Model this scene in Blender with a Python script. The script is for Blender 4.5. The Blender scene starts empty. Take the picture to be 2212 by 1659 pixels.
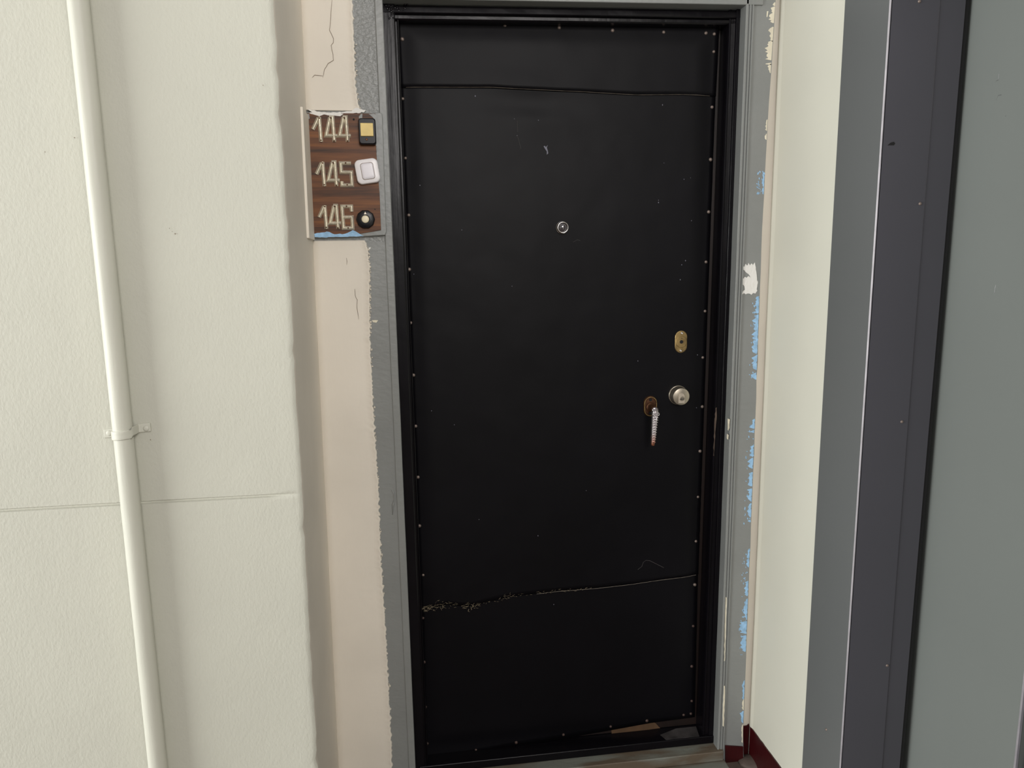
import bpy, bmesh, math, random
from mathutils import Vector, Matrix, noise
random.seed(7)
C = bpy.context.scene.collection
S = bpy.context.scene
PI = math.pi

# ------------------------------------------------------------------ camera
F, W0, H0 = 1600.0, 2212.0, 1659.0
ZC = 1.47
RIGHT = Vector((0.99011225, -0.13952053, -0.0145517))
DOWN = Vector((-0.03743508, -0.1628274, -0.98594414))
FWD = Vector((0.13519004, 0.97674012, -0.16644037))
CAM = Vector((0, 0, ZC))
cd = bpy.data.cameras.new('camera'); cam = bpy.data.objects.new('camera', cd); C.objects.link(cam)
cd.sensor_width = 36; cd.lens = 36*F/W0; cd.clip_start = 0.02
mw = Matrix.Identity(4)
for i in range(3):
    mw[i][0] = RIGHT[i]; mw[i][1] = -DOWN[i]; mw[i][2] = -FWD[i]; mw[i][3] = CAM[i]
cam.matrix_world = mw
S.camera = cam

# ------------------------------------------------------------------ light
S.view_settings.view_transform = 'Standard'; S.view_settings.look = 'None'
S.view_settings.gamma = 1; S.view_settings.use_curve_mapping = False
S.view_settings.exposure = 0.07
wd = bpy.data.worlds.new('lobby_daylight'); S.world = wd; wd.use_nodes = True
bg = wd.node_tree.nodes['Background']; bg.inputs[0].default_value = (1.0, 0.985, 0.98, 1); bg.inputs[1].default_value = 0.54

def area(name, loc, aim, sx, sy, power, col):
    l = bpy.data.lights.new(name, 'AREA'); l.shape = 'RECTANGLE'; l.size = sx; l.size_y = sy
    l.energy = power; l.color = col
    o = bpy.data.objects.new(name, l); C.objects.link(o); o.location = loc
    o.rotation_euler = (Vector(aim)-Vector(loc)).to_track_quat('-Z', 'Y').to_euler()
    return o
area('window_light', (-6.0, -0.35, 1.45), (0.9, 1.6, 1.1), 4.2, 2.8, 480, (0.98, 1.0, 0.97))
area('front_fill', (0.8, -1.9, 2.55), (0.1, 1.8, 1.0), 1.6, 1.4, 84, (1.0, 0.955, 0.93))  # soft fill added behind the camera to brighten the niche

# ------------------------------------------------------------------ helpers
def ray(px, py):
    return RIGHT*((px-W0/2)/F) + DOWN*((py-H0/2)/F) + FWD
def P(px, py, y):                      # point of the plane y = const
    d = ray(px, py); return CAM + d*(y/d.y)
def PX(px, py, x):                     # point of the plane x = const
    d = ray(px, py); return CAM + d*(x/d.x)

def srgb(r, g, b):
    f = lambda c: (c/255/12.92) if c/255 <= .04045 else ((c/255+.055)/1.055)**2.4
    return (f(r), f(g), f(b), 1)

def mat(name, col, rough=.6, metal=0., bumps=(), mottle=0., mscale=4., col2=None, spec=.5, coat=0., mdetail=4., mstretch=(1, 1, 1), contrast=(.35, .65)):
    m = bpy.data.materials.new(name); m.use_nodes = True
    nt = m.node_tree; b = nt.nodes['Principled BSDF']
    b.inputs['Roughness'].default_value = rough; b.inputs['Metallic'].default_value = metal
    b.inputs['Specular IOR Level'].default_value = spec; b.inputs['Coat Weight'].default_value = coat
    tc = nt.nodes.new('ShaderNodeTexCoord')
    if col2 or mottle:
        mp = nt.nodes.new('ShaderNodeMapping'); mp.inputs['Scale'].default_value = mstretch
        nt.links.new(tc.outputs['Object'], mp.inputs[0])
        n = nt.nodes.new('ShaderNodeTexNoise'); n.inputs['Scale'].default_value = mscale; n.inputs['Detail'].default_value = mdetail
        nt.links.new(mp.outputs[0], n.inputs['Vector'])
        r = nt.nodes.new('ShaderNodeValToRGB')
        c2 = col2 or tuple(c*(1-mottle) for c in col[:3])+(1,)
        r.color_ramp.elements[0].position = contrast[0]; r.color_ramp.elements[0].color = c2
        r.color_ramp.elements[1].position = contrast[1]; r.color_ramp.elements[1].color = col
        nt.links.new(n.outputs['Fac'], r.inputs[0]); nt.links.new(r.outputs[0], b.inputs['Base Color'])
    else:
        b.inputs['Base Color'].default_value = col
    prev = None
    for sc, st, dist in bumps:
        stretch = (1, 1, 1)
        if isinstance(sc, tuple): sc, stretch = sc
        mp = nt.nodes.new('ShaderNodeMapping'); mp.inputs['Scale'].default_value = stretch
        nt.links.new(tc.outputs['Object'], mp.inputs[0])
        n = nt.nodes.new('ShaderNodeTexNoise'); n.inputs['Scale'].default_value = sc; n.inputs['Detail'].default_value = 3
        nt.links.new(mp.outputs[0], n.inputs['Vector'])
        bp = nt.nodes.new('ShaderNodeBump'); bp.inputs['Strength'].default_value = st; bp.inputs['Distance'].default_value = dist
        nt.links.new(n.outputs['Fac'], bp.inputs['Height'])
        if prev: nt.links.new(prev.outputs[0], bp.inputs['Normal'])
        prev = bp
    if prev: nt.links.new(prev.outputs[0], b.inputs['Normal'])
    return m

CREAM = srgb(222, 220, 206)
M = {}
M['plaster'] = mat('cream_plaster', srgb(187, 186, 174), .62, bumps=((22, .12, .006), ((230, (1, 1, .6)), .32, .0022)), mottle=.04, mscale=3)
M['smooth_plaster'] = mat('smooth_cream_plaster', CREAM, .5, bumps=((7, .10, .01), ((60, (1, 1, .35)), .06, .002)), mottle=.05, mscale=2.5)
M['pipe'] = mat('cream_pipe_paint', srgb(192, 191, 179), .5, bumps=(((40, (1, 1, .12)), .3, .003), ((300, (1, 1, .3)), .15, .001)), mottle=.04, mscale=6)
M['beige'] = mat('beige_paint', srgb(225, 217, 204), .6, bumps=((9, .25, .008), ((120, (1, 1, .4)), .12, .0015)), mottle=.06, mscale=5)
M['beige_rough'] = mat('beige_filler', srgb(220, 211, 196), .65, bumps=((180, .6, .003),), mottle=.08, mscale=30)
M['grey'] = mat('grey_oil_paint', srgb(134, 136, 134), .36, bumps=(((55, (1, 1, 1.6)), .28, .003), ((14, (1, 1, .2)), .2, .004)), mottle=.08, mscale=7)
M['grey_lumpy'] = mat('lumpy_grey_oil_paint', srgb(134, 136, 134), .34, bumps=(((95, (1, 1, 1.7)), .5, .005), (24, .25, .004)), mottle=.08, mscale=9)
M['black_paint'] = mat('black_gloss_paint', srgb(14, 12, 16), .24, bumps=(((60, (1, 1, .06)), .22, .003), (30, .08, .004)), mottle=.3, mscale=8, spec=.2)
M['leather'] = mat('black_leatherette', srgb(12, 11, 15), .46, bumps=((4, .18, .02), (700, .10, .0006)), mottle=.25, mscale=3, spec=.135)
M['leather_edge'] = mat('worn_leatherette_edge', srgb(128, 118, 106), .6, mottle=.5, mscale=60)
M['brown_wood'] = mat('dark_brown_door_wood', srgb(32, 19, 15), .5, bumps=(((30, (1, 1, .1)), .2, .003),), mottle=.45, mscale=14, mstretch=(1, 1, .15))
M['bare_wood'] = mat('bare_tan_wood', srgb(90, 66, 44), .7, mottle=.35, mscale=30, mstretch=(1, 1, .15))
M['nail'] = mat('dulled_nail', srgb(134, 120, 112), .45, metal=.4, mottle=.4, mscale=200)
M['nail_dirty'] = mat('dirty_painted_nail', srgb(84, 66, 60), .5, metal=.2, mottle=.5, mscale=200)
M['brass'] = mat('worn_brass', srgb(172, 146, 98), .42, metal=.8, mottle=.6, mscale=38, bumps=((160, .25, .001),))
M['nickel'] = mat('satin_nickel', srgb(186, 176, 160), .33, metal=.9, mottle=.12, mscale=60)
M['chrome'] = mat('chrome', srgb(205, 200, 198), .12, metal=1.)
M['copper'] = mat('silvered_copper', srgb(212, 205, 205), .27, metal=.9, bumps=((180, .15, .001),))
M['rust'] = mat('old_brown_bronze', srgb(98, 66, 46), .45, metal=.7, mottle=.5, mscale=70)
M['hole'] = mat('dark_hole', srgb(10, 9, 10), .8)
M['lens'] = mat('dark_lens_glass', srgb(62, 57, 60), .06, spec=.9, coat=1.)
M['digit'] = mat('embossed_digit_metal', srgb(222, 214, 194), .3, metal=.6, mottle=.22, mscale=120, bumps=((260, .25, .001),))
M['black_plastic'] = mat('black_plastic', srgb(17, 16, 21), .3, spec=.3)
M['yellow'] = mat('yellowed_button', srgb(232, 205, 128), .45, mottle=.14, mscale=60)
M['ivory'] = mat('ivory_button', srgb(228, 218, 190), .35)
M['white_plastic'] = mat('white_plastic', srgb(232, 228, 230), .3)
M['rocker'] = mat('white_rocker', srgb(224, 220, 226), .3)
M['white_paint'] = mat('white_paint', srgb(228, 226, 222), .7, bumps=(((140, (1, 1, .4)), .7, .003),))
M['cream_chip'] = mat('cream_undercoat', srgb(226, 218, 196), .7, mottle=.12, mscale=60)
M['blue_chip'] = mat('blue_undercoat', srgb(158, 200, 236), .6, mottle=.25, mscale=80, bumps=((140, .5, .002),))
M['red'] = mat('oxblood_paint', srgb(58, 7, 11), .38, bumps=(((60, (1, 1, .3)), .3, .003),), mottle=.2, mscale=14)
M['lift'] = mat('grey_enamel', srgb(112, 116, 113), .34, bumps=((2.2, .1, .02),), mottle=.05, mscale=2)
M['lift_dark'] = mat('dark_grey_enamel', srgb(71, 70, 76), .38, bumps=((2.2, .1, .02),), mottle=.06, mscale=3)
M['lift_case'] = mat('mid_grey_enamel', srgb(97, 99, 99), .36, bumps=((2.2, .1, .02),), mottle=.05, mscale=2)
M['steel_edge_or_glint'] = mat('glint_and_steel_edge', srgb(188, 184, 190), .35, metal=.5, mottle=.2, mscale=30)  # pale colour holds the casing corner's highlight; also used on the leaf edge
M['crack'] = mat('hairline_crack', srgb(132, 118, 104), .9)
M['floor'] = mat('concrete_floor', srgb(104, 90, 82), .7, bumps=((40, .5, .006),), mottle=.4, mscale=18)
M['threshold'] = mat('worn_threshold_paint', srgb(114, 116, 108), .6, bumps=(((30, (.2, 1, 1)), .5, .004), (90, .3, .003)), col2=srgb(94, 82, 68), mscale=18, mstretch=(.22, 1, 1), contrast=(.44, .58))
M['worn_grey'] = mat('worn_grey_over_black', srgb(74, 70, 70), .5, mottle=.6, mscale=25)
M['rubbed_wood'] = mat('rubbed_wood', srgb(104, 86, 74), .6, mottle=.6, mscale=60, mstretch=(1, 1, .2))
M['silver'] = mat('pale_cast_metal', srgb(196, 184, 168), .4, metal=.45)
M['fibre'] = mat('frayed_wadding', srgb(132, 120, 98), .9)
M['smear'] = mat('pale_scuff', srgb(122, 122, 134), .7)
M['faint'] = mat('faint_scuff', srgb(62, 58, 58), .6)

# wood-look laminate with long horizontal grain
def laminate():
    m = bpy.data.materials.new('walnut_laminate'); m.use_nodes = True
    nt = m.node_tree; b = nt.nodes['Principled BSDF']; b.inputs['Roughness'].default_value = .42; b.inputs['Specular IOR Level'].default_value = .3
    tc = nt.nodes.new('ShaderNodeTexCoord'); mp = nt.nodes.new('ShaderNodeMapping')
    mp.inputs['Scale'].default_value = (2.2, 1, 46); nt.links.new(tc.outputs['Object'], mp.inputs[0])
    n = nt.nodes.new('ShaderNodeTexNoise'); n.inputs['Scale'].default_value = 1.6; n.inputs['Detail'].default_value = 6; n.inputs['Roughness'].default_value = .62
    nt.links.new(mp.outputs[0], n.inputs['Vector'])
    r = nt.nodes.new('ShaderNodeValToRGB'); e = r.color_ramp.elements
    e[0].position = .33; e[0].color = srgb(50, 29, 15); e[1].position = .70; e[1].color = srgb(130, 80, 38)
    x = e.new(.47); x.color = srgb(90, 52, 24)
    nt.links.new(n.outputs['Fac'], r.inputs[0]); nt.links.new(r.outputs[0], b.inputs['Base Color'])
    return m
M['laminate'] = laminate()

# handle lever: silvered, rubbed back to copper towards the tip
def lever_mat(z0, z1):
    m = M['copper']; nt = m.node_tree; b = nt.nodes['Principled BSDF']
    tc = nt.nodes.new('ShaderNodeTexCoord'); sp = nt.nodes.new('ShaderNodeSeparateXYZ'); nt.links.new(tc.outputs['Object'], sp.inputs[0])
    mr = nt.nodes.new('ShaderNodeMapRange'); mr.inputs[1].default_value = z0; mr.inputs[2].default_value = z1
    nt.links.new(sp.outputs['Z'], mr.inputs[0])
    r = nt.nodes.new('ShaderNodeValToRGB'); r.color_ramp.elements[0].color = srgb(190, 116, 76); r.color_ramp.elements[1].color = srgb(206, 200, 202)
    nt.links.new(mr.outputs[0], r.inputs[0]); nt.links.new(r.outputs[0], b.inputs['Base Color'])

def tag(o, label=None, cat=None, group=None, kind=None):
    if label: o['label'] = label
    if cat: o['category'] = cat
    if group: o['group'] = group
    if kind: o['kind'] = kind
    return o

def adopt(o, parent):
    if parent is not None:
        o.parent = parent; o.matrix_parent_inverse = Matrix.Translation(-parent_world(parent))
def parent_world(p):
    v = Vector(p.location)
    if p.parent: v = v            # locations are written in world space throughout
    return v

def obj(name, bm, m, parent=None, smooth=False, bevel=0, seg=2, angle=35):
    me = bpy.data.meshes.new(name)
    bmesh.ops.recalc_face_normals(bm, faces=bm.faces)
    bm.to_mesh(me); bm.free()
    me.materials.append(M[m] if isinstance(m, str) else m)
    o = bpy.data.objects.new(name, me); C.objects.link(o)
    if smooth:
        for p in me.polygons: p.use_smooth = True
    if bevel:
        b = o.modifiers.new('bevel', 'BEVEL'); b.width = bevel; b.segments = seg; b.limit_method = 'ANGLE'; b.angle_limit = math.radians(angle)
        for p in me.polygons: p.use_smooth = True
        b.harden_normals = True
    adopt(o, parent)
    return o

def empty(name, loc):
    o = bpy.data.objects.new(name, None); C.objects.link(o); o.location = loc; o.empty_display_size = .05
    return o

def struct(name, bm, m, label, cat, **k):
    o = obj(name, bm, m, None, **k); return tag(o, label, cat, kind='structure')

def prism(pts, dvec, bm=None):
    bm = bm or bmesh.new(); dvec = Vector(dvec)
    a = [bm.verts.new(p) for p in pts]; b = [bm.verts.new(Vector(p)+dvec) for p in pts]
    n = len(a)
    bm.faces.new(a); bm.faces.new(b[::-1])
    for i in range(n):
        bm.faces.new((a[i], b[i], b[(i+1) % n], a[(i+1) % n]))
    return bm
def box(x0, x1, y0, y1, z0, z1, bm=None):
    return prism([(x0, y0, z0), (x1, y0, z0), (x1, y0, z1), (x0, y0, z1)], (0, y1-y0, 0), bm)
def pxslab(pix, y, depth, bm=None):     # photo outline laid on the plane y, given real depth behind it
    return prism([P(a, b, y) for a, b in pix], (0, depth, 0), bm)
def rings(rs, closed=True, caps=True, bm=None):
    bm = bm or bmesh.new()
    vs = [[bm.verts.new(p) for p in r] for r in rs]
    n = len(rs[0])
    for i in range(len(rs)-1):
        for j in range(n if closed else n-1):
            k = (j+1) % n
            bm.faces.new((vs[i][j], vs[i][k], vs[i+1][k], vs[i+1][j]))
    if caps and closed:
        bm.faces.new(vs[0][::-1]); bm.faces.new(vs[-1])
    return bm
def lathe(c, axis_prof, n=24, sx=1., sz=1., bm=None):   # turned about the y axis; profile of (radius, y offset towards the viewer)
    rs = []
    for r, d in axis_prof:
        rs.append([(c[0]+r*sx*math.cos(2*PI*i/n), c[1]-d, c[2]+r*sz*math.sin(2*PI*i/n)) for i in range(n)])
    return rings(rs, bm=bm)
def stadium(w, h, n=10):
    r = w/2; s = h/2-r; out = []
    for i in range(n+1): a = PI*i/n; out.append((r*math.cos(a), s+r*math.sin(a)))
    for i in range(n+1): a = PI+PI*i/n; out.append((r*math.cos(a), -s+r*math.sin(a)))
    return out
def rrect(w, h, r, n=5):
    out = []
    for cx, cz, a0 in ((w/2-r, h/2-r, 0), (-w/2+r, h/2-r, PI/2), (-w/2+r, -h/2+r, PI), (w/2-r, -h/2+r, 1.5*PI)):
        for i in range(n+1):
            a = a0+PI/2*i/n; out.append((cx+r*math.cos(a), cz+r*math.sin(a)))
    return out
def pillow(c, outline, levels, rot=0, bm=None):   # outline scaled level by level: (scale, offset towards the viewer)
    cr, sr = math.cos(rot), math.sin(rot); rs = []
    for s, d in levels:
        sx, sz = s if isinstance(s, tuple) else (s, s)
        rs.append([(c[0]+(x*sx)*cr-(z*sz)*sr, c[1]-d, c[2]+(x*sx)*sr+(z*sz)*cr) for x, z in outline])
    return rings(rs, bm=bm)
def tube(pts, rad, n=6, bm=None):
    pts = [Vector(p) for p in pts]; rs = []
    for i, p in enumerate(pts):
        t = (pts[min(i+1, len(pts)-1)]-pts[max(i-1, 0)]).normalized()
        u = t.cross(Vector((0.3, 1, 0.2))).normalized(); v = t.cross(u)
        r = rad[i] if isinstance(rad, (list, tuple)) else rad
        rs.append([p+u*r*math.cos(2*PI*k/n)+v*r*math.sin(2*PI*k/n) for k in range(n)])
    return rings(rs, bm=bm)
def lerp(a, b, t): return a+(b-a)*t
def poly_at(poly, y):                   # x of a photo polyline at height y
    for (x0, y0), (x1, y1) in zip(poly, poly[1:]):
        if y <= y1: return lerp(x0, x1, (y-y0)/(y1-y0))
    (x0, y0), (x1, y1) = poly[-2:]
    return lerp(x0, x1, (y-y0)/(y1-y0))
def ragged(pix, step=6, amp=2.0):
    out = []
    n = len(pix)
    for i in range(n):
        a, b = pix[i], pix[(i+1) % n]
        L = math.hypot(b[0]-a[0], b[1]-a[1]); k = max(1, int(L/step))
        for j in range(k):
            t = j/k; w = 0 if j == 0 else amp
            out.append((lerp(a[0], b[0], t)+random.uniform(-w, w), lerp(a[1], b[1], t)+random.uniform(-w, w)))
    return out

# ------------------------------------------------------------------ planes of the place
Y_GREY = 1.862      # grey painted plaster beside the door
Y_CASE = 1.857      # grey casing boards
Y_FRAME = 1.890     # black door frame
Y_LEATHER = 1.935
Y_PIL = 1.476       # face of the pillar on the left
XR = 0.957          # right wall
ZT = 2.62

# ------------------------------------------------------------------ floor
bm = box(-9, 2.2, -9, 1.97, -.12, 0)
struct('floor', bm, 'floor', 'worn brownish concrete floor of the landing in front of the door', 'floor')

# ------------------------------------------------------------------ pillar (left wall) with grooved joint
def corner_x(z):    # inner corner of the niche
    return lerp(-.2326, -.2148, (z-.10)/(2.066-.10))
e0, e1 = P(592, 0, Y_PIL), P(686, 1659, Y_PIL)
def edge_x(z): return lerp(e1.x, e0.x, (z-e1.z)/(e0.z-e1.z))
ZG = ZC-.4592
def pillar():
    bm = bmesh.new()
    xs = [-1.9, -1.4, -1.05]+[-.95+.02*i for i in range(0, 40)]
    xs = [x for x in xs if x < -.285]
    zs = [0, .2]; z = .3
    while z < 2.1:
        zs.append(z); z += .02
    zs += [2.3, ZT]
    zs = [z for z in zs if abs(z-ZG) > .012]+[ZG+.0105, ZG+.0035, ZG+.0015, ZG-.0015, ZG-.0035, ZG-.0105]
    zs = sorted(zs)
    rows = []
    for z in zs:
        row = []; dz = z-ZG
        ex = edge_x(z); jit = noise.noise((z*9, 3.1, 0))*.0025+noise.noise((z*45, 7.7, 0))*.0022
        if random.random() < .06: jit -= .003
        for x in xs:
            g = .0045 if abs(dz) < .002 else (.0 if abs(dz) > .003 else .0005)
            if x > -.262: g *= .4
            y = Y_PIL+g+noise.noise((x*5, z*5, 1.3))*.0008+noise.noise((x*30, z*22, 4.3))*.0003
            row.append((x, y, z))
        for off, back in ((.028, 0), (.010, 0), (.0045, .0006), (.001, .0028), (.0, .007), (0, .02)):
            g = (.0025 if abs(dz) < .002 else 0) if off > .02 else 0
            row.append((ex+jit*(1 if off < .02 else 0)-off, Y_PIL+g+back, z))
        for k in range(1, 9):
            t = k/8; yy = lerp(Y_PIL+.02, 1.90, t)
            xx = lerp(ex, corner_x(z), min(1, (yy-Y_PIL)/(Y_GREY-Y_PIL)))
            row.append((xx+noise.noise((yy*8, z*6, 9))*.001, yy, z))
        row += [(corner_x(z), 1.965, z), (-1.9, 1.965, z)]
        rows.append(row)
    return rings(rows, bm=bm)
wl = struct('wall_left', pillar(), 'plaster', 'cream plastered pillar wall with a thin horizontal groove behind the vertical pipe', 'wall')
wl.data.materials.append(M['beige'])
for p in wl.data.polygons:
    p.use_smooth = True
    if p.normal.x > .8: p.material_index = 1
try:
    bpy.context.view_layer.objects.active = wl; wl.select_set(True)
    bpy.ops.object.shade_smooth_by_angle(angle=math.radians(38)); wl.select_set(False)
except Exception: pass

# grime marks on the pillar
def smudge(px, py, r, y, mname, bm):
    c = P(px, py, y); n = 9
    prism([(c.x+r*math.cos(2*PI*i/n)*random.uniform(.6, 1.2), c.y, c.z+r*math.sin(2*PI*i/n)*random.uniform(.6, 1.2)) for i in range(n)], (0, .0006, 0), bm)
bm = bmesh.new()
for px, py, r in ((97, 328, .0008), (378, 505, .0014), (366, 493, .0008), (372, 500, .0006), (568, 184, .0008), (161, 297, .001), (325, 950, .001)):
    smudge(px, py, r, Y_PIL-.0022, 'crack', bm)
tag(obj('dirt_specks', bm, 'crack', wl), kind='stuff')

# ------------------------------------------------------------------ back wall
GL = [(812, -60), (812, 0), (836, 500), (852, 860), (879, 1480), (888, 1700)]             # groove left of the left casing
BR = [(1679, -60), (1676, 0), (1660, 240), (1646, 500), (1635, 820), (1618, 1250), (1606, 1570), (1604, 1720)]   # edge between grey and beige on the right
def backwall():
    bm = bmesh.new()
    # left grey plaster, from the niche corner to the casing
    ys = [-400, 0, 300, 500, 860, 1200, 1480, 1700]
    left = [P(640, -400, Y_GREY)]
    pts = []
    for y in ys: pts.append((poly_at(GL, y)+3, y))
    x0 = -.31
    ring = [Vector((x0, Y_GREY, ZT)), Vector((P(*pts[0], Y_GREY).x, Y_GREY, ZT))]+[P(a, b, Y_GREY) for a, b in pts[1:]]
    zl = ring[-1].z
    ring += [Vector((x0, Y_GREY, zl))]
    prism(ring, (0, .1, 0), bm)
    # right beige strip up to the corner and beyond, set back
    a = P(1590, 0, 1.884); 
    box(.905, 1.02, 1.884, 1.97, 0, ZT, bm)
    # lintel above the frame
    box(-.16, .93, 1.870, 1.97, 2.15, ZT, bm)
    return bm
wb = struct('wall_back', backwall(), 'grey_lumpy', 'back wall of the niche with lumpy grey oil paint around the black door', 'wall')

# beige plaster coats on the left with ragged edges
def beige_slab(top, bot, edge, round_in=.006):
    bm = bmesh.new(); rows = []
    y = top
    yy = []
    while y < bot: yy.append(y); y += 3.2
    yy.append(bot)
    for py in yy:
        ex = poly_at(edge, py)+noise.noise((py*.11, 2, 0))*3.4+noise.noise((py*.45, 5, 0))*2.6+random.uniform(-.8, .8)
        e = P(ex, py, Y_GREY); x0 = corner_x(e.z)-.01; yf = Y_GREY-.006
        row = [(x0, Y_GREY+.02, e.z)]
        for t in (0, .2, .4, .6, .8, .93):
            x = lerp(x0, e.x-.008, t); row.append((x, yf+noise.noise((x*11, e.z*7, 6))*.0012+(.002 if t == .93 else 0), e.z))
        row += [(e.x-.0055, yf+.0022, e.z), (e.x-.003, yf+.0006, e.z), (e.x-.0006, yf+.002, e.z), (e.x, yf+.0052, e.z), (e.x, Y_GREY+.02, e.z)]
        rows.append(row)
    return rings(rows, bm=bm)
o = obj('plaster_coat', beige_slab(-420, 240, [(757, -420), (762, 0), (766, 110), (768, 160), (771, 205), (778, 240)]), 'beige', wb, smooth=True)
o['label'] = 'beige upper plaster coat with a hairline crack'
E1 = [(790, 518), (795, 540), (799, 575), (799, 690), (801, 760), (808, 900), (818, 1050), (823, 1200), (833, 1350), (841, 1500), (846, 1600), (848, 1700)]
o = obj('plaster_coat', beige_slab(519, 1690, E1), 'beige', wb, smooth=True)
o['label'] = 'beige lower plaster coat with a ragged edge'
# beige skin over the right strip
o = obj('plaster_coat', box(.906, XR+.004, 1.8815, 1.886, 0.05, ZT), 'beige', wb)
o['label'] = 'narrow beige strip in the corner'

# ragged little beads of filler along the lower coat edge
bm = bmesh.new()
for i in range(150):
    py = random.uniform(525, 1500)
    if random.random() < .45: py = random.uniform(530, 720)
    c = P(poly_at(E1, py)+random.uniform(-2.5, 2.2), py, Y_GREY-.004); r = random.uniform(.0008, .0026)
    pillow(c, [(r*math.cos(k*PI/3), r*random.uniform(.6, 1.8)*math.sin(k*PI/3)) for k in range(6)], ((1, -.002), (.9, .0004), (.4, .0012)), bm=bm)
for i in range(26):
    py = random.uniform(95, 240)
    c = P(poly_at([(766, 90), (771, 205), (779, 240)], py)+random.uniform(-2, 3), py, Y_GREY-.003); r = random.uniform(.0008, .002)
    pillow(c, [(r*math.cos(k*PI/3), r*random.uniform(.6, 1.5)*math.sin(k*PI/3)) for k in range(6)], ((1, -.002), (.9, .0004), (.4, .001)), bm=bm)
tag(obj('filler_crumbs', bm, 'beige_rough', wb), kind='stuff')

# hairline cracks
bm = bmesh.new()
yb = Y_GREY-.0072
for line in ([(717, 0), (714, 50), (712, 65), (721, 84), (720, 92), (715, 98), (719, 118), (720, 130), (709, 137), (701, 150), (697, 168)],
             [(697, 164), (680, 162), (674, 168)], [(766, 624), (767, 638), (772, 648), (771, 665), (775, 690)], [(749, 557), (749, 572)]):
    q = []
    for a, b in zip(line, line[1:]):
        for t in (0, .5): q.append((lerp(a[0], b[0], t)+random.uniform(-.5, .5), lerp(a[1], b[1], t)))
    q.append(line[-1])
    tube([P(a, b, yb) for a, b in q], [.0003]+[.00055]*(len(q)-2)+[.0002], 4, bm)
tag(obj('hairline_cracks', bm, 'crack', wb), kind='stuff')
# white filler scraps above the number board
bm = bmesh.new()
for pol in ([(664, 236), (690, 241), (712, 244), (760, 240), (768, 233), (790, 238), (786, 243), (740, 247), (700, 250), (680, 247)],):
    pxslab(ragged(pol, 5, 1.2), Y_GREY-.012, .01, bm)
o = obj('filler_lip', bm, 'white_paint', wb); o['label'] = 'white filler lip above the number board'

# right grey plaster flat with its worn edge
def right_flat():
    bm = bmesh.new(); ys = [-420+i*40 for i in range(54)]
    pts = [(poly_at([(1632, 0), (1598, 700), (1567, 1612)], y)-4, y) for y in ys]
    ed = [(poly_at(BR, y)+noise.noise((y*.02, 1, 8))*1.5, y) for y in ys]
    ring = [P(a, b, Y_GREY) for a, b in pts]+[P(a, b, Y_GREY) for a, b in ed[::-1]]
    ring = [Vector((p.x, p.y, max(p.z, 0.0))) for p in ring]
    return prism(ring, (0, .03, 0), bm)
o = obj('plaster_coat', right_flat(), 'grey', wb, bevel=.002); o['label'] = 'flat grey painted strip beside the right casing'

# undercoat patches where the grey paint has come away
def flake(name, pix, mname, y, t=.0006, step=5, amp=1.3, label=None):
    o = obj(name, pxslab(ragged(pix, step, amp), y-t, t+.0015), mname, wb)
    if label: o['label'] = label
    return o
dab = [(1601, 580), (1605, 575), (1608, 576), (1611, 570), (1614, 574), (1617, 568), (1620, 573), (1624, 569), (1627, 573), (1631, 567), (1632, 575), (1633, 584), (1635, 598), (1637, 612), (1635, 622), (1636, 628), (1632, 634), (1627, 633), (1623, 637), (1617, 634), (1611, 636), (1607, 633), (1602, 637), (1605, 629), (1609, 626), (1607, 617), (1602, 612), (1600, 606), (1603, 601), (1606, 602), (1609, 598), (1613, 600), (1617, 596), (1621, 600), (1617, 592), (1610, 587), (1605, 582)]
flake('paint_patch', dab, 'white_paint', Y_GREY, .0012, 3, .9, 'dab of white paint')
def strip_edge(y0, y1, w0, w1, mname, over=1):
    def piece(a0, a1, wa, wb_):
        n = max(3, int((a1-a0)/2.6)); a = []; b = []
        for i in range(n+1):
            y = lerp(a0, a1, i/n); e = poly_at(BR, y)-over
            w = lerp(wa, wb_, i/n)*(.35+1.0*abs(noise.noise((y*.13, w0*1.7, 3)))+.35*random.random())
            w = min(w, 17)
            if i in (0, n): w *= .25
            a.append((e-w, y)); b.append((e-(0 if mname == 'cream_chip' else max(0, noise.noise((y*.2, 5, w1))*4)), y))
        obj('paint_chip', pxslab(a+b[::-1], Y_GREY-.0006, .002), mname, wb)
    y = y0
    while y < y1-4:
        L = min(y1-y, random.uniform(18, 46)); t0, t1_ = (y-y0)/(y1-y0), (y+L-y0)/(y1-y0)
        piece(y, y+L, lerp(w0, w1, t0), lerp(w0, w1, t1_)); y += L+random.uniform(0, 7)
for y0, y1, w0, w1, mn in ((14, 58, 9, 13, 'cream_chip'), (58, 90, 14, 6, 'cream_chip'), (88, 140, 13, 15, 'cream_chip'), (138, 158, 9, 4, 'cream_chip'),
                           (5, 13, 6, 6, 'cream_chip'), (258, 302, 3, 6, 'cream_chip'), (372, 420, 6, 3, 'blue_chip'),
                           (640, 735, 8, 15, 'blue_chip'), (735, 820, 14, 12, 'blue_chip'), (905, 935, 8, 11, 'blue_chip'), (962, 1012, 9, 15, 'blue_chip'),
                           (1020, 1128, 13, 7, 'blue_chip'), (1185, 1232, 6, 5, 'blue_chip'), (1255, 1340, 8, 9, 'blue_chip'), (1342, 1408, 17, 14, 'blue_chip'),
                           (1470, 1512, 6, 5, 'blue_chip'), (1536, 1562, 10, 5, 'blue_chip'), (1510, 1536, 4, 5, 'cream_chip'), (1565, 1605, 4, 3, 'cream_chip')):
    strip_edge(y0, y1, w0, w1, mn)
bm = bmesh.new()
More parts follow.
